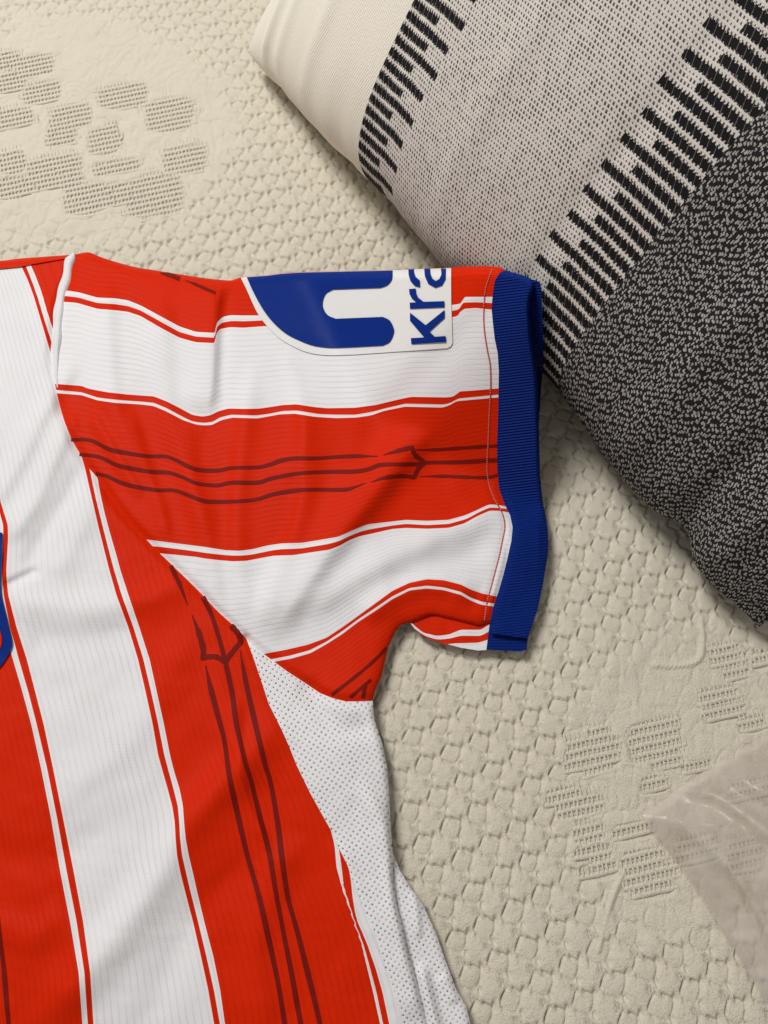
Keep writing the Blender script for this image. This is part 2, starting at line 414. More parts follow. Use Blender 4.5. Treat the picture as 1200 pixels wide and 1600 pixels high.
    c = t.mix(t.noise(uv, 400, 2), GREYW, (0.68, 0.64, 0.59)); c = t.mix(ink, c, INK)
    h = t.M('ADD', t.M('SUBTRACT', t.M('MULTIPLY', yarn, .3), t.M('MULTIPLY', ink, .8)), t.M('MULTIPLY', fz, .6))
    out.append(t.done(t.principled(c, .9, t.bump(h, .0002, .6), .12)))
    # dark band
    t = NT('dark_weave'); s, v, uv = t.uv('cloth')
    wob = t.noise(uv, 90, 2)
    P = 0.0021
    hx = t.M('ADD', t.M('MULTIPLY', s, .80), t.M('MULTIPLY', v, .63)); vx = t.M('SUBTRACT', t.M('MULTIPLY', s, .60), t.M('MULTIPLY', v, .78))
    a = t.M('DIVIDE', t.M('ADD', hx, t.M('MULTIPLY', wob, .0010)), .00140); b = t.M('DIVIDE', t.M('ADD', vx, t.M('MULTIPLY', t.noise(uv, 60, 2), .0014)), .00165)
    def flecks(ox, sx, sy, th, rnd_):
        vo = t.n('ShaderNodeTexVoronoi', voronoi_dimensions='2D'); vo.inputs['Scale'].default_value = 1.0; vo.inputs['Randomness'].default_value = rnd_
        sway = t.M('MULTIPLY', t.M('SINE', t.M('MULTIPLY', b, 2*math.pi*1.1)), .16)
        t.put(vo.inputs['Vector'], t.vec(t.M('MULTIPLY', t.M('ADD', t.M('ADD', a, t.M('MULTIPLY', b, .5*sy/sx)), sway), sx), t.M('MULTIPLY', b, sy), ox))
        return t.M('LESS_THAN', vo.outputs['Distance'], th), vo.outputs['Color']
    f1, c1 = flecks(.5, 1.12, .80, t.M('MULTIPLY_ADD', t.noise(uv, 420, 2), .26, .19), .65)
    fl = f1; sp = t.n('ShaderNodeSeparateColor'); t.put(sp.inputs[0], c1); rnd2 = sp.outputs[0]
    c = t.mix(t.M('MULTIPLY', fl, t.M('MULTIPLY_ADD', rnd2, .3, .7)), (0.020, 0.018, 0.020), (0.43, 0.41, 0.38))
    h = t.M('ADD', t.M('MULTIPLY', fl, .9), t.M('MULTIPLY', t.noise(uv, 1500, 2), .5))
    out.append(t.done(t.principled(c, .9, t.bump(h, .0003, .6), .12)))
    return out
cush = build_cushion()

# ------------------------------------------------------------------ the shirt: traced lines (photo positions)
SEAM = [(118,398),(110,415),(104,440),(94,460),(86,500),(79,550),(82,580),(86,600),(90,620),(95,640),(102,662),(112,686),(122,704),(138,730),(150,744),
        (164,764),(180,786),(200,812),(226,840),(245,860),(266,880),(312,925),(340,955),(370,982),(385,998)]
SIDE = [(385,998),(395,1025),(407,1060),(420,1100),(440,1140),(452,1167),(464,1197),(485,1240),(514,1292),(519,1300),(532,1330),(542,1350),(550,1372),
        (567,1417),(585,1455),(595,1495),(615,1545),(630,1600),(655,1680),(690,1800)]
TOPB = [(-330,446),(-200,430),(-80,414),(0,407.6),(30,404),(70,401),(108,398.4),(118,398)]
ARMPIT = [(385,998),(415,1024),(431,1036),(450,1050),(475,1066),(500,1083),(520,1091),(540,1096),(560,1096),(582,1095)]
S_TOP = [(118,398),(124,396),(130,395),(140,394.5),(156,401),(180,409),(210,417),(240,422),(290,430),(328,435.6),(350,437.6),(362,438),(376,433),(386,432),
         (416,430),(440,427),(468,425),(512,424),(555,423),(613,421.7),(639,420.6),(704,418.4),(715,416.5),(752,415.6),(778,417),(788.5,421.7)]
CUFF_IN = [(788.5,421.7),(780,427),(773,439),(770,458),(768,482),(770,504),(773,530),(777.7,552),(779.4,580),(779,606),(778.5,640),(776.5,693),(777,733),
           (780,765),(789,789),(797,805),(801,824),(799,845),(792,876),(786,900),(778.7,925),(770.7,949),(765,974)]
S_BOT = [(765,974),(747,977),(720,971),(690,963.5),(675,960),(661,965),(643,972),(627,976),(620,984),(613,997),(606,1013),(600,1040),(595,1060),(586,1080),(582,1095)]
CUFF_OUT = [(788.5,421.7),(801,425.5),(816.7,430),(830,436),(836,444),(829,466),(827.5,490),(831,525),(836,560),(840,595),(841.5,640),(842.7,693),(844,746),
            (848,784),(854,813),(856.8,838),(856,866),(848,915),(840,952),(829,984),(825,997)]
CUFF_BOT = [(825,997),(805,995),(785,992),(766,989)]
B = {  # body stripe edges: y -> x
 0: [(400,-96),(600,-60),(700,-32),(784,-17),(820,-7),(840,-6.5),(890,-9),(930,-6),(980,3),(1010,11),(1025,16),(1080,32),(1130,46),(1200,61),(1280,77),(1360,90.5),(1440,106),(1520,120),(1600,126),(1800,150)],
 1: [(400,-86),(600,-50),(700,-23),(784,-7),(820,3),(840,3.5),(890,1),(930,4),(980,13),(1010,21),(1030,26),(1080,41),(1130,54),(1200,71),(1280,87),(1360,101),(1440,117),(1520,129.5),(1600,135),(1800,160)],
 2: [(400,-75),(600,-40),(700,-14),(784,0),(820,11.4),(840,12),(890,9),(905,9.5),(930,12),(980,25),(1030,41),(1080,54),(1130,67),(1200,82),(1280,98),(1360,114),(1440,129),(1520,140),(1600,145),(1800,170)],
 3: [(395,22),(417,31),(437,41),(460,50),(494,60),(522,68),(552,77),(710,124),(730,130),(756,136),(790,144),(826,152),(890,168),(930,179),(980,197.5),(1030,212.5),(1080,224),(1130,235),
     (1180,243.3),(1206,250.7),(1232,258.3),(1259,265.6),(1285,270.3),(1311,271.7),(1337,273.8),(1364,278.7),(1390,285.3),(1442,299),(1495,311),(1547,322),(1600,331),(1800,368)],
 4: [(395,30),(416,40),(442,50),(468,59),(498,68),(526,77),(732,139),(752,143),(780,149),(816,158),(856,168),(890,177),(930,189),(980,207.5),(1030,223),(1080,235),(1130,246),
     (1180,256),(1206,263),(1232,270),(1259,277),(1285,279.5),(1311,280.6),(1337,283.5),(1364,289.8),(1390,295.8),(1442,309),(1495,321.5),(1547,333.3),(1600,343),(1800,381)],
 5: [(395,37),(415,47),(436,56),(458,64),(486,72),(514,81),(745,151),(768,155),(800,162),(830,170),(864,180),(890,187),(930,200),(980,217),(1030,233),(1080,244),(1130,255),
     (1180,264.8),(1206,271.4),(1232,279.5),(1259,284.8),(1285,286.6),(1311,289.2),(1337,294),(1364,300.5),(1390,306.3),(1442,318.6),(1495,332.5),(1547,343),(1600,350.4),(1800,388)],
 6: [(395,400),(1000,400),(1100,432),(1200,478),(1250,502),(1284,514),(1292,514),(1325,521),(1355,523),(1390,535),(1430,550),(1467,562.5),(1512,572.5),(1555,582.5),(1600,592.5),(1800,640)],
 7: [(395,412),(1000,412),(1100,444),(1200,490),(1250,512),(1284,521),(1292,520),(1312,528),(1337,531),(1362,534),(1386,536),(1430,551),(1450,557),(1475,567.5),(1512,577.5),(1550,587.5),(1600,598),(1800,646)],
 8: [(395,424),(1000,424),(1100,456),(1200,502),(1250,522),(1284,527),(1292,526),(1320,534),(1350,541),(1375,545.5),(1400,548),(1425,552),(1440,556),(1475,571),(1512,584),(1550,595),(1600,605.5),(1800,654)]}
BREF = [61,71,82,248,260,269.5,478,490,502]
S = {
 0: [(60,452),(105,452),(124,455),(152,463),(180,464),(200,467),(220,475.5),(250,492),(280,508),(306,517),(336,518.5),(338.5,503),(348,493),(360,490.4),(380,491),(402,491),(550,486),(650,479),(704.7,474.8),(721,472.6),(726,462),(769,461.8),(800,461)],
 1: [(60,459),(103,459),(124,462),(152,470),(180,471.6),(200,475),(220,482),(250,498),(280,515),(306,522.5),(336,524.5),(338.5,509),(348,500),(364,497.6),(380,498),(405,497.4),(550,493),(650,486),(704.7,482),(718,479.7),(723,469),(756,469),(769,469.3),(800,469)],
 2: [(60,467),(102,467.6),(120,469),(152,478.4),(180,480.6),(200,483),(220,490),(250,508),(280,524),(306,531),(335,532.5),(338,517),(344,510),(360,507),(380,508),(412,505.6),(550,502),(650,496),(704.7,492),(715,490),(719,483.4),(726,478.4),(743,477),(767,479.7),(800,480)],
 3: [(60,598),(86,599),(128,602),(136,606),(168,612),(200,615.6),(240,618.4),(260,626),(280,636),(300,647),(316,650),(328,648),(340,642),(356,637.4),(380,638),(405,637.5),(442,632),(464,631),(490,635),(512,637),(555,636),(587,632),(620,624),(643,619),(697,620),(708,619),(719,610.5),(743,609),(779,606),(800,605)],
 4: [(60,606),(88,607),(128,611),(152,619),(168,621),(200,624),(240,627),(260,635),(280,646),(300,657),(318,659),(332,657),(344,650),(360,646),(399,647),(420,645),(442,640),(464,639),(501,645),(555,646),(587,640),(620,632),(633,628.6),(697,629.7),(706,627.5),(717,621),(752,617),(779,614.5),(800,614)],
 5: [(60,613),(90,614),(128,617),(152,625),(180,629),(220,631.5),(240,634),(260,642.5),(286,656),(307,663),(320,664.3),(331,663.5),(346,656),(363,652),(402,653.4),(437,647),(461,646),(493,651),(526,653),(558,652),(580,648.7),(600,641.6),(633,635),(691,636.6),(702,633),(713,626.4),(752,623),(779,620.6),(800,620)],
 6: [(60,830),(225,840),(253,844),(286,848),(320,852),(352,857.8),(374,858.8),(396,855.6),(417,850),(439,847),(472,846),(515,839),(528,837),(547,828.5),(562,822),(574,817),(634,810.7),(667,812),(701,810.7),(725,804),(747,794.7),(763,787),(773,787),(789,790),(805,793)],
 7: [(60,838),(233,849),(253,851),(286,855.6),(320,860.5),(352,864),(374,865),(396,863),(424,856.7),(441,854),(472,853.4),(504,848),(530,842.6),(547,835),(565,827.4),(578,824),(634,816),(667,818),(701,816),(731,808),(752,797),(765,791.5),(779,792.5),(791,793.5),(805,796)],
 8: [(60,848),(248,861.5),(275,864),(307,867.5),(320,870),(340,872.5),(363,874.7),(385,874),(407,869.7),(428,866),(459,865),(485,861),(515,856.7),(532,850),(547,841.5),(562,836),(581,832),(613,825),(634,823.5),(667,825),(701,823.5),(725,816.5),(747,804),(765,796),(779,796),(792,798),(805,801)],
 9: [(60,1090),(380,1026),(415,1018),(445,1012.5),(480,1005),(510,995),(535,979),(560,961),(588,940),(613,921),(640,908),(667,902),(693,902.7),(720,910),(736,917),(752,923),(776,928),(800,932)],
 10: [(60,1099),(380,1035),(424,1026),(450,1021),(482,1012.5),(510,1000),(535,982.5),(560,964.5),(588,945),(613,928),(640,916),(667,911.5),(693,914.7),(720,921),(736,930.7),(755,936.5),(773,940),(800,944)],
 11: [(60,1105),(380,1041),(431,1032),(455,1027.5),(485,1019),(510,1005),(535,989),(560,970),(588,952),(613,934.7),(640,921),(667,918),(693,920.5),(720,928),(736,937),(752,943.5),(771,946),(800,950)]}
SREF = [490,498,507,632,640,646.5,846,854,865,1010,1018,1025]
def smooth_tab(tab, lo, hi):
    """dense smooth lookup from a traced edge"""
    t = arr(tab); g = np.arange(lo, hi+1.0); v = np.interp(g, t[:, 0], t[:, 1]); return g, v
def stripe_coord(P, tabs, refs, axis, jumps=()):
    """coordinate running across the stripes, equal to refs[k] on edge k"""
    lo, hi = P[:, axis].min()-2, P[:, axis].max()+2; E = []
    for k in sorted(tabs):
        g, v = smooth_tab(tabs[k], lo, hi)
        ker = np.ones(7)/7; w = np.convolve(np.pad(v, 3, mode='edge'), ker, 'valid')
        for jx in jumps:
            m = abs(g-jx) < 8; w[m] = v[m]
        E.append(np.interp(P[:, axis], g, w))
    E = np.array(E); q = P[:, 1-axis]; out = np.empty(len(P))
    out = refs[0]+(q-E[0]); 
    for k in range(len(refs)-1):
        m = (q >= E[k]); den = np.maximum(E[k+1]-E[k], .05)
        out = np.where(m, refs[k]+(q-E[k])/den*(refs[k+1]-refs[k]), out)
    m = q >= E[-1]; return np.where(m, refs[-1]+(q-E[-1]), out)

# folds: centre line, height mm, half width left of travel, half width right of travel (photo px)
FOLDS = [
 # tuck in the sleeve head
 ([(345,436),(337,480),(334,530),(330,590),(322,650)], 3.4, 11, 42),
 ([(352,450),(345,560),(350,650)], -1.3, 12, 10),
 # soft gathers down from the shoulder
 ([(165,430),(168,520),(180,640),(215,740)], 2.0, 16, 22),
 ([(250,440),(255,540),(262,640),(300,760),(340,860)], 1.7, 18, 22),
 ([(200,640),(225,720),(252,800),(262,850)], 1.6, 10, 16),
 ([(140,640),(175,700),(225,780)], 1.8, 9, 14),
 ([(295,640),(300,740),(325,850),(345,960)], 1.4, 14, 20),
 # fan out of the armpit
 ([(392,985),(372,880),(372,760),(385,640),(400,560)], 2.4, 16, 18),
 ([(402,992),(430,900),(470,800),(480,690),(470,600)], 2.6, 14, 20),
 ([(412,1000),(470,920),(520,850),(575,780),(650,690),(720,630),(752,560)], 6.8, 40, 24),
 ([(470,960),(560,900),(660,850),(745,815),(785,806)], 3.4, 24, 22),
 ([(600,915),(660,895),(720,872),(768,850)], -1.3, 18, 18),
 ([(560,965),(640,915),(690,912),(745,935)], 4.0, 22, 22),
 ([(560,560),(600,640),(560,740)], -1.2, 26, 26),
 ([(440,545),(462,600),(466,680),(450,760)], 1.3, 16, 16),
 ([(700,560),(722,600),(728,640)], 2.0, 10, 18),
 ([(722,470),(716,530),(720,600)], 2.2, 7, 22),
 ([(742,480),(745,560),(746,620)], -1.2, 8, 8),
 # chest
 ([(120,560),(70,640),(30,720),(-20,800)], 2.4, 16, 18),
 ([(118,640),(95,690),(55,780),(8,850)], 2.6, 15, 20),
 ([(130,720),(108,770),(60,850),(40,905)], -2.0, 14, 16),
 ([(150,760),(120,840),(80,900)], 1.4, 18, 18),
 ([(5,918),(30,905),(62,890)], -2.4, 7, 8),
 ([(0,935),(60,945),(140,950),(230,935),(300,900)], 2.6, 22, 26),
 ([(40,995),(120,1000),(220,985)], -1.2, 20, 26),
 ([(40,1620),(120,1540),(190,1455),(255,1360),(285,1300),(340,1235),(410,1160),(455,1120)], 5.0, 30, 34),
 ([(220,1620),(270,1500),(330,1400),(400,1330)], -1.6, 26, 26),
 ([(-40,1330),(60,1340),(150,1310),(220,1270)], -1.5, 30, 30),
 ([(370,1080),(372,1150),(380,1230),(420,1330)], 1.6, 8, 12),
 ([(330,1010),(350,1090),(362,1180)], 1.0, 12, 14),
 ([(420,1640),(400,1500),(420,1400),(470,1300)], 2.2, 30, 24),
 ([(-60,1440),(40,1460),(110,1430)], 1.8, 26, 26), ([(300,980),(250,1080),(180,1180),(60,1260)], 1.6, 28, 34),
 # side panel
 ([(470,1060),(500,1110),(540,1140),(585,1130)], -2.2, 20, 18),
 ([(560,1215),(590,1270),(605,1330),(612,1390),(625,1450),(650,1540),(670,1610)], 3.2, 14, 30),
 ([(545,1240),(572,1290),(592,1350),(604,1420)], -1.0, 10, 10),
 ([(520,1300),(560,1400),(600,1500),(640,1600)], 2.0, 20, 18),
 # cuff
 ([(770,640),(800,760),(850,800)], -1.6, 30, 30), ([(790,560),(835,560)], 1.0, 40, 40), ([(790,850),(850,850)], 2.0, 36, 36),
]
FOLDS = [(spline(p, 14), a, l, r) for p, a, l, r in FOLDS]
# free edges: line, roll width px, height of the border (m)
FREE = [(resample(spline(TOPB), 12), 9, .0018), (resample(spline(S_TOP, 6), 10), 16, .0030), (resample(S_BOT, 8), 22, .0035),
        (resample(spline(CUFF_OUT[4:], 6), 10), 6, .0062), (resample(CUFF_OUT[:5], 6), 9, .0045)]
# contact with the cushion: least height so the sleeve lies over it
gx = np.arange(304, 880, 8.0); gy = np.arange(380, 900, 8.0); ZC = np.zeros((len(gy), len(gx)))
for a_, yy in enumerate(gy):
    for b_, xx in enumerate(gx):
        dirv = unproj(xx, yy, 0.0)-CAM
        hit = cush.ray_cast(Vector(CAM), Vector(dirv).normalized())
        if hit[0] is not None and hit[0].z > 0.002: ZC[a_, b_] = hit[0].z+0.004
for k in range(3):
    q = np.pad(ZC, 1, mode='edge'); ZC = np.maximum(ZC, (q[:-2, 1:-1]+q[2:, 1:-1]+q[1:-1, :-2]+q[1:-1, 2:])/4)
for k in range(2):
    q = np.pad(ZC, 1, mode='edge'); ZC = np.maximum(ZC, (q[:-2, 1:-1]+q[2:, 1:-1]+q[1:-1, :-2]+q[1:-1, 2:]+q[1:-1, 1:-1])/5)
ZRAW = ZC.copy(); ZDIL = ZC.copy()
for k in range(45):                                              # the cloth cannot climb steeper than it would drape
    q = np.pad(ZDIL, 1, mode='edge'); st = 8*.00023
    ZDIL = np.maximum.reduce([ZDIL, q[:-2, 1:-1]-st, q[2:, 1:-1]-st, q[1:-1, :-2]-st, q[1:-1, 2:]-st, q[:-2, :-2]-1.41*st, q[2:, 2:]-1.41*st, q[:-2, 2:]-1.41*st, q[2:, :-2]-1.41*st])
for k in range(4):
    q = np.pad(ZDIL, 1, mode='edge'); ZDIL = np.maximum(ZRAW+.001, (q[:-2, 1:-1]+q[2:, 1:-1]+q[1:-1, :-2]+q[1:-1, 2:]+q[1:-1, 1:-1])/5)
def zcush(P, Z=None):
    ZC = ZRAW if Z is None else Z
    fx = np.clip((P[:, 0]-gx[0])/8, 0, len(gx)-1.001); fy = np.clip((P[:, 1]-gy[0])/8, 0, len(gy)-1.001)
    i = fx.astype(int); j = fy.astype(int); u = fx-i; v = fy-j
    r = (ZC[j, i]*(1-u)+ZC[j, i+1]*u)*(1-v)+(ZC[j+1, i]*(1-u)+ZC[j+1, i+1]*u)*v
    out = (P[:, 0] < gx[0]) | (P[:, 1] > gy[-1]) | (P[:, 1] < gy[0]); return np.where(out, 0, r)
SEAM_L = resample(spline(SEAM, 6), 10); ARM_L = resample(ARMPIT, 8); SIDE_L = resample(SIDE, 12); CUFF_L = resample(CUFF_IN, 8)
STITCH = [(769,421),(762.5,439),(758,456),(756,486),(756.5,513),(761.4,547),(765.8,569),(766.8,595),(766.4,617),(764.7,645),(762.7,693),(761,733),(765,760),(773,781),(784,800),
          (789,821),(785.5,842),(780,869),(772,899),(768,915),(761,941),(757,970)]
STITCH_L = resample(spline(STITCH), 8)
def shirt_z(P):
    """height of the upper layer of the shirt above the bed, metres"""
    P = np.asarray(P, float); x, y = P[:, 0], P[:, 1]
    z = np.full(len(P), 6.5)
    z += 3.5*np.exp(-((x-560)/190)**2-((y-680)/190)**2)+2.0*np.exp(-((x-230)/120)**2-((y-540)/120)**2)
    z += 2.5*np.exp(-((x-120)/160)**2-((y-700)/160)**2)+2.0*np.exp(-((x-810)/60)**2-((y-840)/90)**2)
    z += 1.8*np.exp(-((x-520)/60)**2-((y-1160)/120)**2)
    z += 1.5*fbm(x/150, y/150, 2)+0.55*fbm(x/45+9, y/45+2, 2)+0.14*fbm((x+.5*y)/26, (y-.5*x)/11, 2)*smooth((vnoise(x/90+4, y/90)+.12)/.25)
    for line, amp, wl, wr in FOLDS:
        m = (x > line[:, 0].min()-3*wr-3*wl) & (x < line[:, 0].max()+3*wr+3*wl) & (y > line[:, 1].min()-3*wr-3*wl) & (y < line[:, 1].max()+3*wl+3*wr)
        if not m.any(): continue
        d, sg, al = seg_dist(P[m], line); wd = np.where(sg < 0, wl, wr)
        z[m] += .86*amp*np.exp(-(d/wd)**2)*smooth(al/.18+.15)*smooth((1-al)/.18+.15)
    for line, dep, wd in ((SEAM_L, 2.0, 7), (ARM_L, 1.6, 8), (SIDE_L, .5, 4), (CUFF_L, 1.5, 5), (STITCH_L, .5, 4)):
        m = (x > line[:, 0].min()-4*wd) & (x < line[:, 0].max()+4*wd) & (y > line[:, 1].min()-4*wd) & (y < line[:, 1].max()+4*wd)
        if m.any():
            d, _, al = seg_dist(P[m], line); z[m] -= dep*np.exp(-(d/wd)**2)
    z = np.maximum(z, 2.2)*1e-3
    zc = zcush(P); zd = zcush(P, ZDIL); dz = zd+.002-z; z = z+np.where(zd > .0005, .5*(dz+np.sqrt(dz*dz+.004**2))-.0006, 0)+.003*np.exp(-((x-840)/45)**2-((y-490)/75)**2)
    for line, wd, ze in FREE:
        m = (x > line[:, 0].min()-wd) & (x < line[:, 0].max()+wd) & (y > line[:, 1].min()-wd) & (y < line[:, 1].max()+wd)
        if not m.any(): continue
        d, _, _ = seg_dist(P[m], line); t = np.clip(d/wd, 0, 1); g = np.sqrt(1-(1-t)**2)
        e = np.maximum(np.maximum(ze, zc[m]+.001), .85*zd[m]); z[m] = e+(np.maximum(z[m], e)-e)*g
    return z
def sheet(poly, step, zf):
    """conforming triangle mesh inside a closed outline"""
    poly = arr(poly)
    b = []
    for i in range(len(poly)):
        a, c = poly[i], poly[(i+1) % len(poly)]; L = np.hypot(*(c-a))
        if L < 1e-3: continue
        n = max(1, int(round(L/step)))
        for k in range(n): b.append(a+(c-a)*k/n)
    b = np.array(b); x0, y0 = poly.min(0); x1, y1 = poly.max(0)
    gx_, gy_ = np.meshgrid(np.arange(x0, x1, step), np.arange(y0, y1, step*.87)); gx_ = gx_+(np.arange(gx_.shape[0])[:, None] % 2)*step*.5
    G = np.stack([gx_.ravel(), gy_.ravel()], 1); G = G[inside(G, b)]
    d, _, _ = seg_dist(G, np.vstack([b[::1], b[:1]])) if len(b) < 1500 else (np.full(len(G), 9.), 0, 0)
    G = G[d > step*.55]
    allp = np.vstack([b, G]); nb = len(b)
    res = delaunay_2d_cdt([Vector(p) for p in allp], [], [list(range(nb))], 1, 1e-5)
    V2 = np.array([(v.x, v.y) for v in res[0]]); F = np.array([f for f in res[2] if len(f) == 3], np.int32)
    z = zf(V2); V = unproj(V2[:, 0], V2[:, 1], z)
    a = V[F[:, 1]]-V[F[:, 0]]; c = V[F[:, 2]]-V[F[:, 0]]
    if np.cross(a, c)[:, 2].mean() < 0: F = F[:, ::-1]
    return V2, V, F
def loop(*parts):
    out = []
    for p in parts:
        for q in p:
            if not out or np.hypot(out[-1][0]-q[0], out[-1][1]-q[1]) > .3: out.append(tuple(q))
    if np.hypot(out[0][0]-out[-1][0], out[0][1]-out[-1][1]) < .3: out.pop()
    return out

# ------------------------------------------------------------------ shirt materials
def knit_mat(name, stops=None, lo=0, span=1, row=8.0, dash=3.4, flip=False, plain=None, depth=.00017, rough=.5, spec=.045, sheen=.0):
    t = NT(name); a, v, uv = t.uv('knit')         # a: across stripes, v: along, both in traced px (about a third of a mm)
    if stops is not None:
        pos = t.M('DIVIDE', t.M('SUBTRACT', a, lo), span); col = t.ramp(pos, stops)
    else: col = t.mix(0.0, plain, plain)
    n = t.noise(uv, .06, 3)
    r = t.M('DIVIDE', t.M('ADD', a, t.M('MULTIPLY', n, 1.5)), row); fr = t.M('ABSOLUTE', t.M('SUBTRACT', t.M('FRACT', r), .5))
    groove = t.M('SUBTRACT', 1.0, t.M('DIVIDE', fr, .22), clamp=True)
    ds = t.M('MULTIPLY_ADD', t.M('SINE', t.M('MULTIPLY', v, 2*math.pi/dash)), .5, .5)
    fine = t.M('SINE', t.M('MULTIPLY', a, 2*math.pi/2.0))
    patch = t.M('MULTIPLY_ADD', t.noise(uv, .012, 2), 1.6, -.2, clamp=True)
    h = t.M('SUBTRACT', t.M('MULTIPLY', fine, .12), t.M('MULTIPLY', t.M('MULTIPLY', groove, t.M('MULTIPLY_ADD', ds, .75, .25)), patch))
    h = t.M('ADD', h, t.M('MULTIPLY', t.noise(uv, .5, 2), .35))
    # the open stitches let a little of the layer beneath show
    thin = t.M('MULTIPLY', t.M('MULTIPLY', groove, ds), t.M('MULTIPLY', patch, .30))
    hsv = t.n('ShaderNodeHueSaturation'); t.put(hsv.inputs['Color'], col); t.put(hsv.inputs['Value'], t.M('SUBTRACT', 1.0, thin))
    col = hsv.outputs[0]
    return t.done(t.principled(col, rough, t.bump(h, depth, .75), spec, sheen=sheen))
W_, R_ = WHITE, RED
bs = [-400]+[-210,-199,-189]+BREF; bc = [W_, R_, W_, R_, W_, R_, W_, R_, W_, R_, W_, R_, W_]
BODY = knit_mat('striped_knit_body', [((p+400)/1200.0, c) for p, c in zip(bs, bc)], -400, 1200, row=10.5, dash=3.6)
sc = [R_, W_, R_, W_, R_, W_, R_, W_, R_, W_, R_, W_, R_]
SLEEVE = knit_mat('striped_knit_sleeve', [(p/1200.0, c) for p, c in zip([0]+SREF, sc)], 0, 1200, row=8.0, dash=3.2)
PLAINRED = knit_mat('red_knit', plain=RED, row=8)
PLAINWHITE = knit_mat('white_knit', plain=WHITE, row=8)
def mk_rib():
    t = NT('blue_rib'); a, v, uv = t.uv('knit')
    h = t.M('SINE', t.M('MULTIPLY', a, 2*math.pi/4.4)); n = t.noise(uv, .35, 3)
    pick = t.M('MULTIPLY', t.M('GREATER_THAN', t.noise(uv, .8, 1), .63), t.M('GREATER_THAN', h, .2))
    c = t.mix(n, (0.0035, 0.016, 0.135), (0.006, 0.026, 0.20)); c = t.mix(t.M('MULTIPLY', pick, .22), c, (0.08, 0.13, 0.42))
    hh = t.M('ADD', h, t.M('MULTIPLY', n, 1.2))
    return t.done(t.principled(c, .55, t.bump(hh, .00030, .8), .03, sheen=.0))
RIB = mk_rib()
def mk_mesh():
    t = NT('white_air_mesh'); a, v, uv = t.uv('knit')
    r = t.M('DIVIDE', v, 5.6); rf = t.M('FLOOR', r); fr = t.M('SUBTRACT', t.M('FRACT', r), .5)
    q = t.M('ADD', t.M('DIVIDE', a, 10.8), t.M('MULTIPLY', t.M('MODULO', rf, 2.0), .5)); fq = t.M('SUBTRACT', t.M('FRACT', q), .5)
    d = t.M('SQRT', t.M('ADD', t.M('POWER', t.M('MULTIPLY', fr, 5.6), 2.0), t.M('POWER', t.M('MULTIPLY', fq, 10.8), 2.0)))
    rnd = t.white(t.vec(t.M('FLOOR', q), rf, 2.0)); rad = t.M('MULTIPLY_ADD', rnd, .6, .76)
    hole = t.M('LESS_THAN', d, rad); dim = t.M('SUBTRACT', 1.0, t.M('DIVIDE', d, 3.2), clamp=True)
    h = t.M('ADD', t.M('MULTIPLY', dim, -1.2), t.M('MULTIPLY', t.noise(uv, .5, 2), .35))
    p = t.principled(WHITE, .65, t.bump(h, .00022, .8), .15, sheen=.1); tr = t.n('ShaderNodeBsdfTransparent')
    mx = t.n('ShaderNodeMixShader'); t.put(mx.inputs[0], hole); t.t.links.new(p.outputs[0], mx.inputs[1]); t.t.links.new(tr.outputs[0], mx.inputs[2])
    return t.done(mx)
MESH = mk_mesh()
def simple(name, col, rough=.5, spec=.4, nscale=900, bump=.00008, var=.12):
    t = NT(name); ob = t.obj(); n = t.noise(ob, nscale, 3)
    c = t.mix(n, tuple(x*(1-var) for x in col), tuple(min(1, x*(1+var)) for x in col))
    return t.done(t.principled(c, rough, t.bump(n, bump, .6), spec))
VINYL_W = simple('white_vinyl', (0.74, 0.735, 0.715), .5, .12, 250, .00003, .03)
VINYL_B = simple('blue_vinyl', (0.004, 0.024, 0.195), .45, .05, 250, .00003, .08)
INKRED = simple('dark_red_print', DARKRED, .65, .12, 1200, .00012, .3)
THREAD = simple('red_thread', (0.55, 0.03, 0.02), .5, .4); THREAD2 = simple('pale_thread', (0.62, 0.16, 0.13), .5, .4)
UNDER = simple('shirt_lining_white', (0.72, 0.71, 0.72), .8, .2)

# ------------------------------------------------------------------ shirt parts
shirt = empty('football_shirt', unproj(300, 1000, 0.0))
tag(shirt, 'red and white striped football shirt with blue cuff laid on the bedspread', 'shirt')
def part(name, poly, mat, coord, zf=shirt_z, step=3.4, parent=None, label=None):
    V2, V, F = sheet(poly, step, zf); me = np_mesh(name, V, F, 3, {'knit': coord(V2)})
    o = link(name, me, mat, parent or shirt)
    if label: o['label'] = label
    return o
ext = [(a, [(y, x) for y, x in b]) for a, b in B.items()]
body_poly = loop(spline(TOPB, 6), spline(SEAM, 5), spline(SIDE, 6), [(690,1800),(-330,1800)], [(-330,446)])
bcoord = lambda P: np.stack([stripe_coord(P, B, BREF, 1), P[:, 1]], 1)
scoord = lambda P: np.stack([stripe_coord(P, S, SREF, 0, (337, 722)), P[:, 0]], 1)
front = part('front_panel', body_poly, BODY, bcoord, step=4.0, label='red and white vertically striped chest of the shirt')
sleeve_poly = loop(spline(S_TOP, 4), CUFF_IN[1:], S_BOT, ARMPIT[::-1], spline(SEAM, 5)[::-1])
sleeve = part('sleeve', sleeve_poly, SLEEVE, scoord, step=2.8, label='short sleeve with red and white stripes running along it')
cuff = part('cuff', loop(CUFF_IN, [(766,989)], CUFF_BOT[::-1], CUFF_OUT[::-1]), RIB, lambda P: np.stack([P[:, 1]+(P[:, 0]-800)*.12, P[:, 0]], 1), step=3.2, label='dark blue ribbed sleeve cuff')
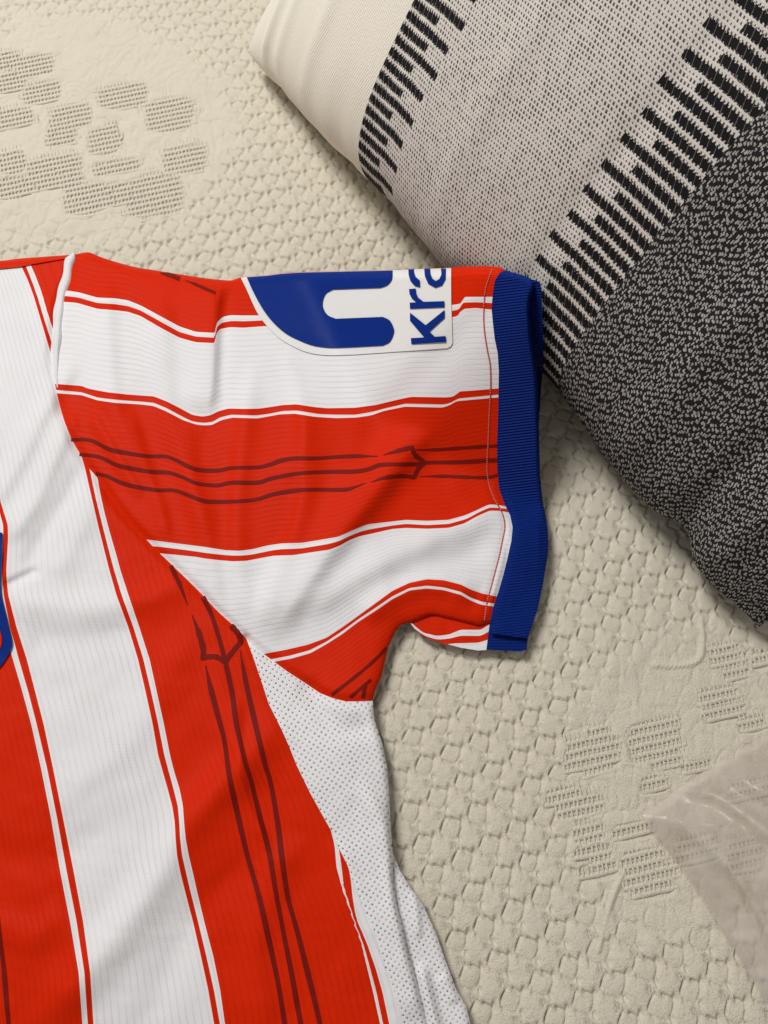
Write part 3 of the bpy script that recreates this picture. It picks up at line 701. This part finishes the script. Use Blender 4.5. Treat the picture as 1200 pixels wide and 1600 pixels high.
# underside of the sleeve and cuff, seen past the upper layer
def low(z0, zc_off=0.006):
    def f(P):
        zc = zcush(P); return np.where(zc > 0, np.maximum(z0, zc-zc_off), z0)+0.0005*fbm(P[:, 0]/30, P[:, 1]/30, 2)
    return f
U = {0: [(600,960),(643,973),(661,988),(683,993),(701,990.7),(720,982.7),(752,982.7),(764,974.7),(800,960)], 1: [(600,962),(640,975),(659,990.7),(680,997),(704,995),(720,989),(752,990),(765,981),(800,968)],
     2: [(600,966),(640,979),(667,997),(688,1004),(709,1001),(747,1000),(764,994.7),(800,985)]}
UREF = [1100, 1108, 1116]
USTR = knit_mat('striped_knit_underside', [(0, R_), (1100/1200, W_), (1108/1200, R_), (1116/1200, W_)], 0, 1200, row=8.0, dash=3.2)
part('sleeve_underside', [(630,960),(661,950),(700,945),(766,945),(768,974),(766,994),(760,1015.5),(747,1016.5),(720,1012),(693,1005),(667,997),(650,985)], USTR,
     lambda P: np.stack([stripe_coord(P, U, UREF, 0), P[:, 0]], 1), low(.0032), 3.2, label='back of the sleeve showing below the fold')
part('cuff_underside', [(765,975),(826,980),(824.5,997),(823,1015),(813,1018),(789,1016.5),(760,1015)], RIB, lambda P: np.stack([P[:, 1], P[:, 0]], 1), low(.0036), 3.2, label='lower layer of the blue cuff')
part('cuff_lining', [(800,432),(838,438),(845,443),(847,476),(849,530),(849,570),(845,610),(842,660),(800,660)], RIB, lambda P: np.stack([P[:, 1], P[:, 0]], 1),
     lambda P: np.maximum(np.where(zcush(P) > 0, zcush(P)+.0012, .003), .003), 4.0, label='shadowed inside of the cuff opening')
# side mesh panel
S_RIGHT = [(582,1095),(585.5,1126),(597,1161),(605,1200),(608,1240),(611,1300),(614,1335),(614,1372),(620,1412),(630,1450),(636,1482),(650,1530),(668,1600),(690,1680),(720,1800)]
FREE.append((resample(S_RIGHT, 10), 12, .0042))
tilt = math.radians(12)
mcoord = lambda P: np.stack([P[:, 0]*math.cos(tilt)-P[:, 1]*math.sin(tilt)*1.0, P[:, 1]*math.cos(tilt)+P[:, 0]*math.sin(tilt)], 1)
part('side_panel', loop(ARMPIT, S_RIGHT[1:], [(700,1800)], SIDE[::-1]), MESH, mcoord, step=3.6, label='white perforated mesh side panel')
part('side_panel_lining', loop(ARMPIT, [(p[0]-3, p[1]) for p in S_RIGHT[1:]], [(700,1800)], [(p[0]+6, p[1]) for p in SIDE[::-1]]), UNDER, mcoord, lambda P: shirt_z(P)-.0008, 5.0)
bk = [(560,1330),(600,1325),(614,1333),(625,1360),(640,1385),(660,1412),(680,1455),(697.5,1505),(712.5,1545),(728,1572),(735,1600),(750,1680),(770,1800),(600,1800),(600,1600)]
bk_edge = resample(spline(bk[2:13], 6), 10)
def back_z(P):
    z = np.full(len(P), .0034)+.0008*fbm(P[:, 0]/40, P[:, 1]/60, 2)
    for ln, am, wl in (([(655,1500),(665,1540),(690,1640)], .0035, 9), ([(645,1385),(650,1420),(655,1470)], .0016, 6), ([(690,1520),(712,1570)], .0012, 10)):
        d, _, al = seg_dist(P, arr(ln)); z += am*np.exp(-(d/wl)**2)*smooth(al/.2)*smooth((1-al)/.2)
    d, _, _ = seg_dist(P, bk_edge); t = np.clip(d/9, 0, 1); return .0012+(z-.0012)*np.sqrt(1-(1-t)**2)
part('back_side_panel', bk, MESH, mcoord, back_z, 3.6, label='rear half of the white mesh side panel')
part('back_panel', [(-300,470),(90,470),(90,700),(250,900),(400,1060),(560,1120),(590,1320),(600,1400),(640,1500),(680,1600),(720,1790),(-300,1790)], UNDER, lambda P: P, lambda P: np.full(len(P), .0008), 40)
# shoulder yoke: strip of the back turned over the shoulder
yz = lambda P: shirt_z(P)+.0007
part('shoulder_yoke', loop(spline(TOPB[1:-1], 6), [(103,404),(75,408.5),(47,413.5),(31,417),(0,420),(-80,427),(-200,443)]), PLAINRED, lambda P: np.stack([P[:, 1], P[:, 0]], 1), yz, 3.2, label='red strip folded over the shoulder seam')
# rolled white armhole seam
def tube(name, line, rad, mat, parent, zoff=0.0, n=10, zf=shirt_z, taper=True, flat=.75):
    line = spline(line, 3.0); z = zf(line); P = unproj(line[:, 0], line[:, 1], z+zoff); m = len(P)
    T = np.gradient(P, axis=0); T /= np.linalg.norm(T, axis=1)[:, None]; up = np.array([0, 0, 1.0])
    X = np.cross(T, up); X /= np.linalg.norm(X, axis=1)[:, None]; Y = np.cross(X, T)
    s = np.linspace(0, 1, m); rr = rad*(np.minimum(1, np.minimum(s/.08, (1-s)/.45)+.12) if taper else np.ones(m))
    if taper: rr = rr*(1+.12*np.sin(s*31))
    ang = np.linspace(0, 2*math.pi, n, endpoint=False)
    V = (P[:, None, :]+rr[:, None, None]*(np.cos(ang)[None, :, None]*X[:, None, :]+flat*np.sin(ang)[None, :, None]*Y[:, None, :])).reshape(-1, 3)
    ii = np.arange(m*n).reshape(m, n); nx = np.roll(ii, -1, axis=1)
    F = np.stack([ii[:-1], nx[:-1], nx[1:], ii[1:]], -1).reshape(-1, 4)
    uv = np.stack([np.tile(ang*rad*3000, m), np.repeat(s*200, n)], 1)
    me = np_mesh(name, V, F, 4, {'knit': uv}); return link(name, me, mat, parent)
tube('armhole_seam', [(117,394),(108,412),(104,438),(96,462),(91,500),(88,545),(88,585),(90,606)], .0028, PLAINWHITE, shirt, .0004)['label'] = 'rolled white seam at the top of the armhole'
# stitches, each a short raised thread; joined: too small to pick apart
def stitches(name, line, mat, sel=None):
    L = resample(spline(line), 3.6); V = []; F = []
    for i in range(0, len(L)-1):
        a = L[i]; b = a+(L[i+1]-a)*.72
        if sel is not None and not sel(a): continue
        q = np.linspace(a, b, 3); pz = shirt_z(q); P = unproj(q[:, 0], q[:, 1], pz+.00022)
        t = P[-1]-P[0]; t /= np.linalg.norm(t); x = np.cross(t, [0, 0, 1]); x /= np.linalg.norm(x); y = np.cross(x, t); k0 = len(V)
        for j in range(3):
            r = .00042 if j == 1 else .00026
            for c in range(6):
                an = c*math.pi/3; V.append(P[j]+r*(math.cos(an)*x+math.sin(an)*y))
        for j in range(2):
            for c in range(6): F.append((k0+j*6+c, k0+j*6+(c+1) % 6, k0+j*6+6+(c+1) % 6, k0+j*6+6+c))
    me = np_mesh(name, np.array(V), np.array(F), 4); o = link(name, me, mat, shirt); o['kind'] = 'stuff'; return o
def on_white(p):
    sv = scoord(np.array([p]))[0, 0]; k = int(np.searchsorted(SREF, sv)); return k % 2 == 1 and not (846 > sv > 646)
stitches('cuff_stitching', STITCH, THREAD, on_white)
stitches('cuff_stitching', STITCH, THREAD2, lambda p: not on_white(p))

# prints lying on the cloth
def ribbon(name, line, wd, parent, mat=INKRED, fade0=0, fade1=0, off=.00016, zf=shirt_z):
    L = spline(line, 3.0); T = np.gradient(L, axis=0); T /= np.linalg.norm(T, axis=1)[:, None]; Nn = np.stack([-T[:, 1], T[:, 0]], 1)
    s = np.linspace(0, 1, len(L)); wv = np.full(len(L), wd/2.0)*(1+.10*np.sin(s*23+line[0][0]))
    if fade0: wv *= .25+.75*smooth(s/fade0)
    if fade1: wv *= .25+.75*smooth((1-s)/fade1)
    V2 = []; 
    for k in (-1, -.33, .33, 1): V2.append(L+Nn*(wv*k)[:, None])
    V2 = np.concatenate(V2); z = zf(V2); V = unproj(V2[:, 0], V2[:, 1], z+off); m = len(L)
    ii = np.arange(4*m).reshape(4, m); F = np.stack([ii[:-1, :-1], ii[1:, :-1], ii[1:, 1:], ii[:-1, 1:]], -1).reshape(-1, 4)
    a = V[F[:, 1]]-V[F[:, 0]]; b = V[F[:, 3]]-V[F[:, 0]]
    if np.cross(a, b)[:, 2].mean() < 0: F = F[:, ::-1]
    return link(name, np_mesh(name, V, F, 4, {'knit': V2}), mat, parent)
def decal(name, poly, mat, parent, off, step=4.0):
    V2, V, F = sheet(poly, step, lambda P: shirt_z(P)+off); return link(name, np_mesh(name, V, F, 3, {'knit': V2}), mat, parent)
PL = 'printed_line'
# sleeve
ribbon(PL, [(111,687),(136,687),(151,692),(171,702),(199,708),(232,712.6),(258,713),(275,719),(297,730),(314,734.5),(341,735),(363,731),(402,730),(422,725.6),(441,719),(463,716),(493,716),(526,713.7),(560,712.5),(590,713)], 6, sleeve, fade1=.08)
ribbon(PL, [(124,710),(151,713),(167,719),(182,726.7),(206,732),(236,737),(264,738.6),(286,746),(307,755),(330,758),(342,758),(363,754),(402,754),(422,748),(446,743),(472,739),(515,737),(558,736.4),(579,732),(597,726),(651,725),(667,722.7),(720,722),(760,719.5),(777,718.7)], 6, sleeve)
ribbon(PL, [(149,740),(167,744),(188,753.8),(210,760),(245,765.7),(271,766),(292,773),(318,782.6),(342,784),(374,783),(402,780),(424,773),(450,768),(482,765),(537,765),(554,761),(570,755)], 6, sleeve, fade1=.08)
ribbon(PL, [(650,702.7),(680,702.7),(720,700),(777,696.5)], 5, sleeve, fade0=.3); ribbon(PL, [(655,744.5),(693,744),(757,746),(779,742)], 5, sleeve, fade0=.3)
ribbon(PL, [(599,711),(621,704.5),(643,699)], 7, sleeve, fade0=.6); ribbon(PL, [(643,697),(648,710),(656,717),(664,722.7)], 7, sleeve)
ribbon(PL, [(664,722.7),(654,732),(647,747)], 7, sleeve); ribbon(PL, [(648,746),(627,743.5),(600,746.7),(580,753)], 6, sleeve, fade1=.4)
ribbon(PL, [(250,426.5),(266,430),(281,436)], 7, sleeve, fade0=.4); ribbon(PL, [(290,438),(312,447),(337,458)], 5, sleeve, fade0=.4)
ribbon(PL, [(604,1012),(590,1027),(570,1045),(545,1065),(518,1086)], 5, sleeve); ribbon(PL, [(580,1062),(562,1077),(547,1090)], 5, sleeve); ribbon(PL, [(571,1070),(567,1091)], 6, sleeve)
# chest
ribbon(PL, [(267,884),(280,912),(293,945)], 7, front, fade1=.6); ribbon(PL, [(300,961),(310,987),(317,1012),(318,1031)], 9, front, fade0=.5)
ribbon(PL, [(314,1028),(336,1026),(352,1034)], 8, front); ribbon(PL, [(352,1034),(363,1019),(378,1001)], 8, front); ribbon(PL, [(378,1003),(372,990),(361,977)], 9, front)
ribbon(PL, [(317,932),(330,960),(340,990),(351,1030),(360,1070),(364,1092),(370,1135),(383,1190),(392,1219),(407,1280),(420.5,1332),(431,1395),(444,1463),(457,1529),(470,1600),(500,1740)], 7.5, front)
ribbon(PL, [(321,1040),(329,1075),(340,1117),(350,1155),(355,1190),(360,1222),(373,1280),(386,1335),(405,1403),(423,1482),(436,1545),(445,1600),(470,1740)], 8, front, fade0=.06)
ribbon(PL, [(375,1016),(385,1070),(397.5,1125),(413,1190),(423,1225),(433.6,1285),(440,1337),(449,1398),(465,1458),(481,1521),(497,1587),(530,1740)], 8, front, fade0=.06)
ribbon(PL, [(-24,1280),(-8,1400),(0,1467),(6,1517),(13,1597),(30,1740)], 7, front)
# sponsor patch
patch = decal('sponsor_patch', loop(spline([(376,433.2),(386,454),(401,486.7),(416,508),(436,528),(457.5,541),(481,550.6),(511.7,555),(555,554)], 4), [(620,549.5),(665,546.5),(699,544),(704.5,541),(707,535),(706,500),(705,470),(704.7,418.8),(639,421),(613,422.1),(555,423.4),(512,424.4),(468,425.4),(440,427.4),(416,430.4),(386,432.4)]), VINYL_W, shirt, .00060, 2.6)
patch['label'] = 'glossy white sponsor patch with blue emblem and letters kra'
OFF = .00115
decal('emblem', loop(spline([(385.6,433),(394.7,454),(410,482),(427,504),(446.7,521),(468,532),(490,540),(516,543.4),(544,543)], 4), [(598,540)], spline([(598,540),(609,534),(615,521),(615,512.7),(609,500.8),(598,495)], 3), [(524.7,498)], spline([(524.7,498),(511.7,492),(504.7,480),(504.7,469),(509.5,458.5),(520,452.4)], 3),
      [(594,449.8)], spline([(594,449.8),(605,445.5),(612.4,435.8),(613.5,422.5)], 3), [(555,423.8),(512,424.8),(468,425.8),(440,427.8),(416,430.8)]), VINYL_B, patch, OFF, 2.6)['label'] = 'dark blue curved emblem'
q = lambda pts: [(600+a/4.615, 400+b/4.615) for a, b in pts]
decal('letter_k', q([(193,592),(290,587),(187,466),(187,408),(300,498),(437,388),(437,445),(328,545),(366,582),(445,577),(448,620),(197,636)]), VINYL_B, patch, OFF, 2.6)
decal('letter_r', q([(185,336),(233,334),(200,305),(184,275),(180,238),(228,234),(232,268),(246,300),(285,330),(435,325),(436,370),(187,381)]), VINYL_B, patch, OFF, 2.6)
decal('letter_a', q([(175,96),(216,95),(218,120),(228,150),(258,176),(260,226),(222,216),(190,180),(178,140)]), VINYL_B, patch, OFF, 2.6)
decal('letter_a', q([(290,92),(294,145),(318,200),(370,229),(418,212),(443,165),(448,90),(410,90),(414,130),(400,164),(374,180),(350,164),(336,130),(333,91)]), VINYL_B, patch, OFF, 2.6)
# badge at the left edge of the picture
badge = decal('chest_badge', loop([(-95,832),(3.6,832),(3.4,870),(1.5,900)], spline([(1.5,900),(2.5,930),(8,955),(14,980),(19,1003),(17,1015),(10,1028),(0,1042),(-20,1062),(-48,1075),(-80,1060),(-105,1020),(-108,940)], 5)), VINYL_B, shirt, .0009, 4.0)
badge['label'] = 'blue edged chest badge cut off by the left border'
decal('badge_field', spline([(-88,850),(-15,850),(-15,920),(-8,960),(0,985),(3,1002),(-2,1018),(-18,1038),(-48,1056),(-75,1040),(-88,1005),(-90,930)], 5), PLAINRED, badge, .0013, 4.0)

# ------------------------------------------------------------------ thin plastic bag
def build_film():
    edgeT = [(1003,1274),(1040,1248),(1080,1218),(1140,1181),(1200,1147),(1330,1080)]; edgeL = [(1003,1274),(1020,1300),(1045,1328),(1080,1377),(1120,1440),(1160,1503),(1200,1572),(1270,1690)]
    poly = loop(spline(edgeT, 8), [(1450,1080),(1450,1690)], spline(edgeL, 8)[::-1])
    e = np.vstack([resample(edgeL[::-1], 14), resample(edgeT, 14)[1:]])
    def zf(P):
        d, _, _ = seg_dist(P, e); z = .0022+.024*(1-np.exp(-d/120.0))
        z += .003*fbm(P[:, 0]/60, P[:, 1]/60, 3)*smooth(d/25)
        for ln, am, w_ in (([(1060,1240),(1110,1240),(1150,1262),(1200,1300),(1280,1380)], .005, 11), ([(1120,1330),(1160,1385),(1200,1450),(1260,1560)], .0035, 8), ([(1040,1270),(1090,1310),(1140,1350)], .002, 14), ([(1140,1200),(1200,1240),(1300,1280)], .004, 18)):
            dd, _, al = seg_dist(P, spline(ln, 10)); z += am*np.exp(-(dd/w_)**2)*smooth(al/.2)
        return z
    V2, V, F = sheet(poly, 6.0, zf); me = np_mesh('plastic_film', V, F, 3, {'knit': V2})
    t = NT('milky_film'); ob = t.obj(); n = t.noise(ob, 60, 4, .6)
    p = t.principled((0.74, 0.69, 0.635), .28, t.bump(n, .0022, .40), .5); tr = t.n('ShaderNodeBsdfTransparent'); tr.inputs[0].default_value = (0.93, 0.90, 0.87, 1)
    mx = t.n('ShaderNodeMixShader'); t.put(mx.inputs[0], t.M('MULTIPLY_ADD', n, .7, .02)); t.t.links.new(tr.outputs[0], mx.inputs[1]); t.t.links.new(p.outputs[0], mx.inputs[2]); t.done(mx)
    o = link('plastic_bag', me, t.m); tag(o, 'thin translucent plastic bag lying on the bedspread at lower right', 'bag')
build_film()
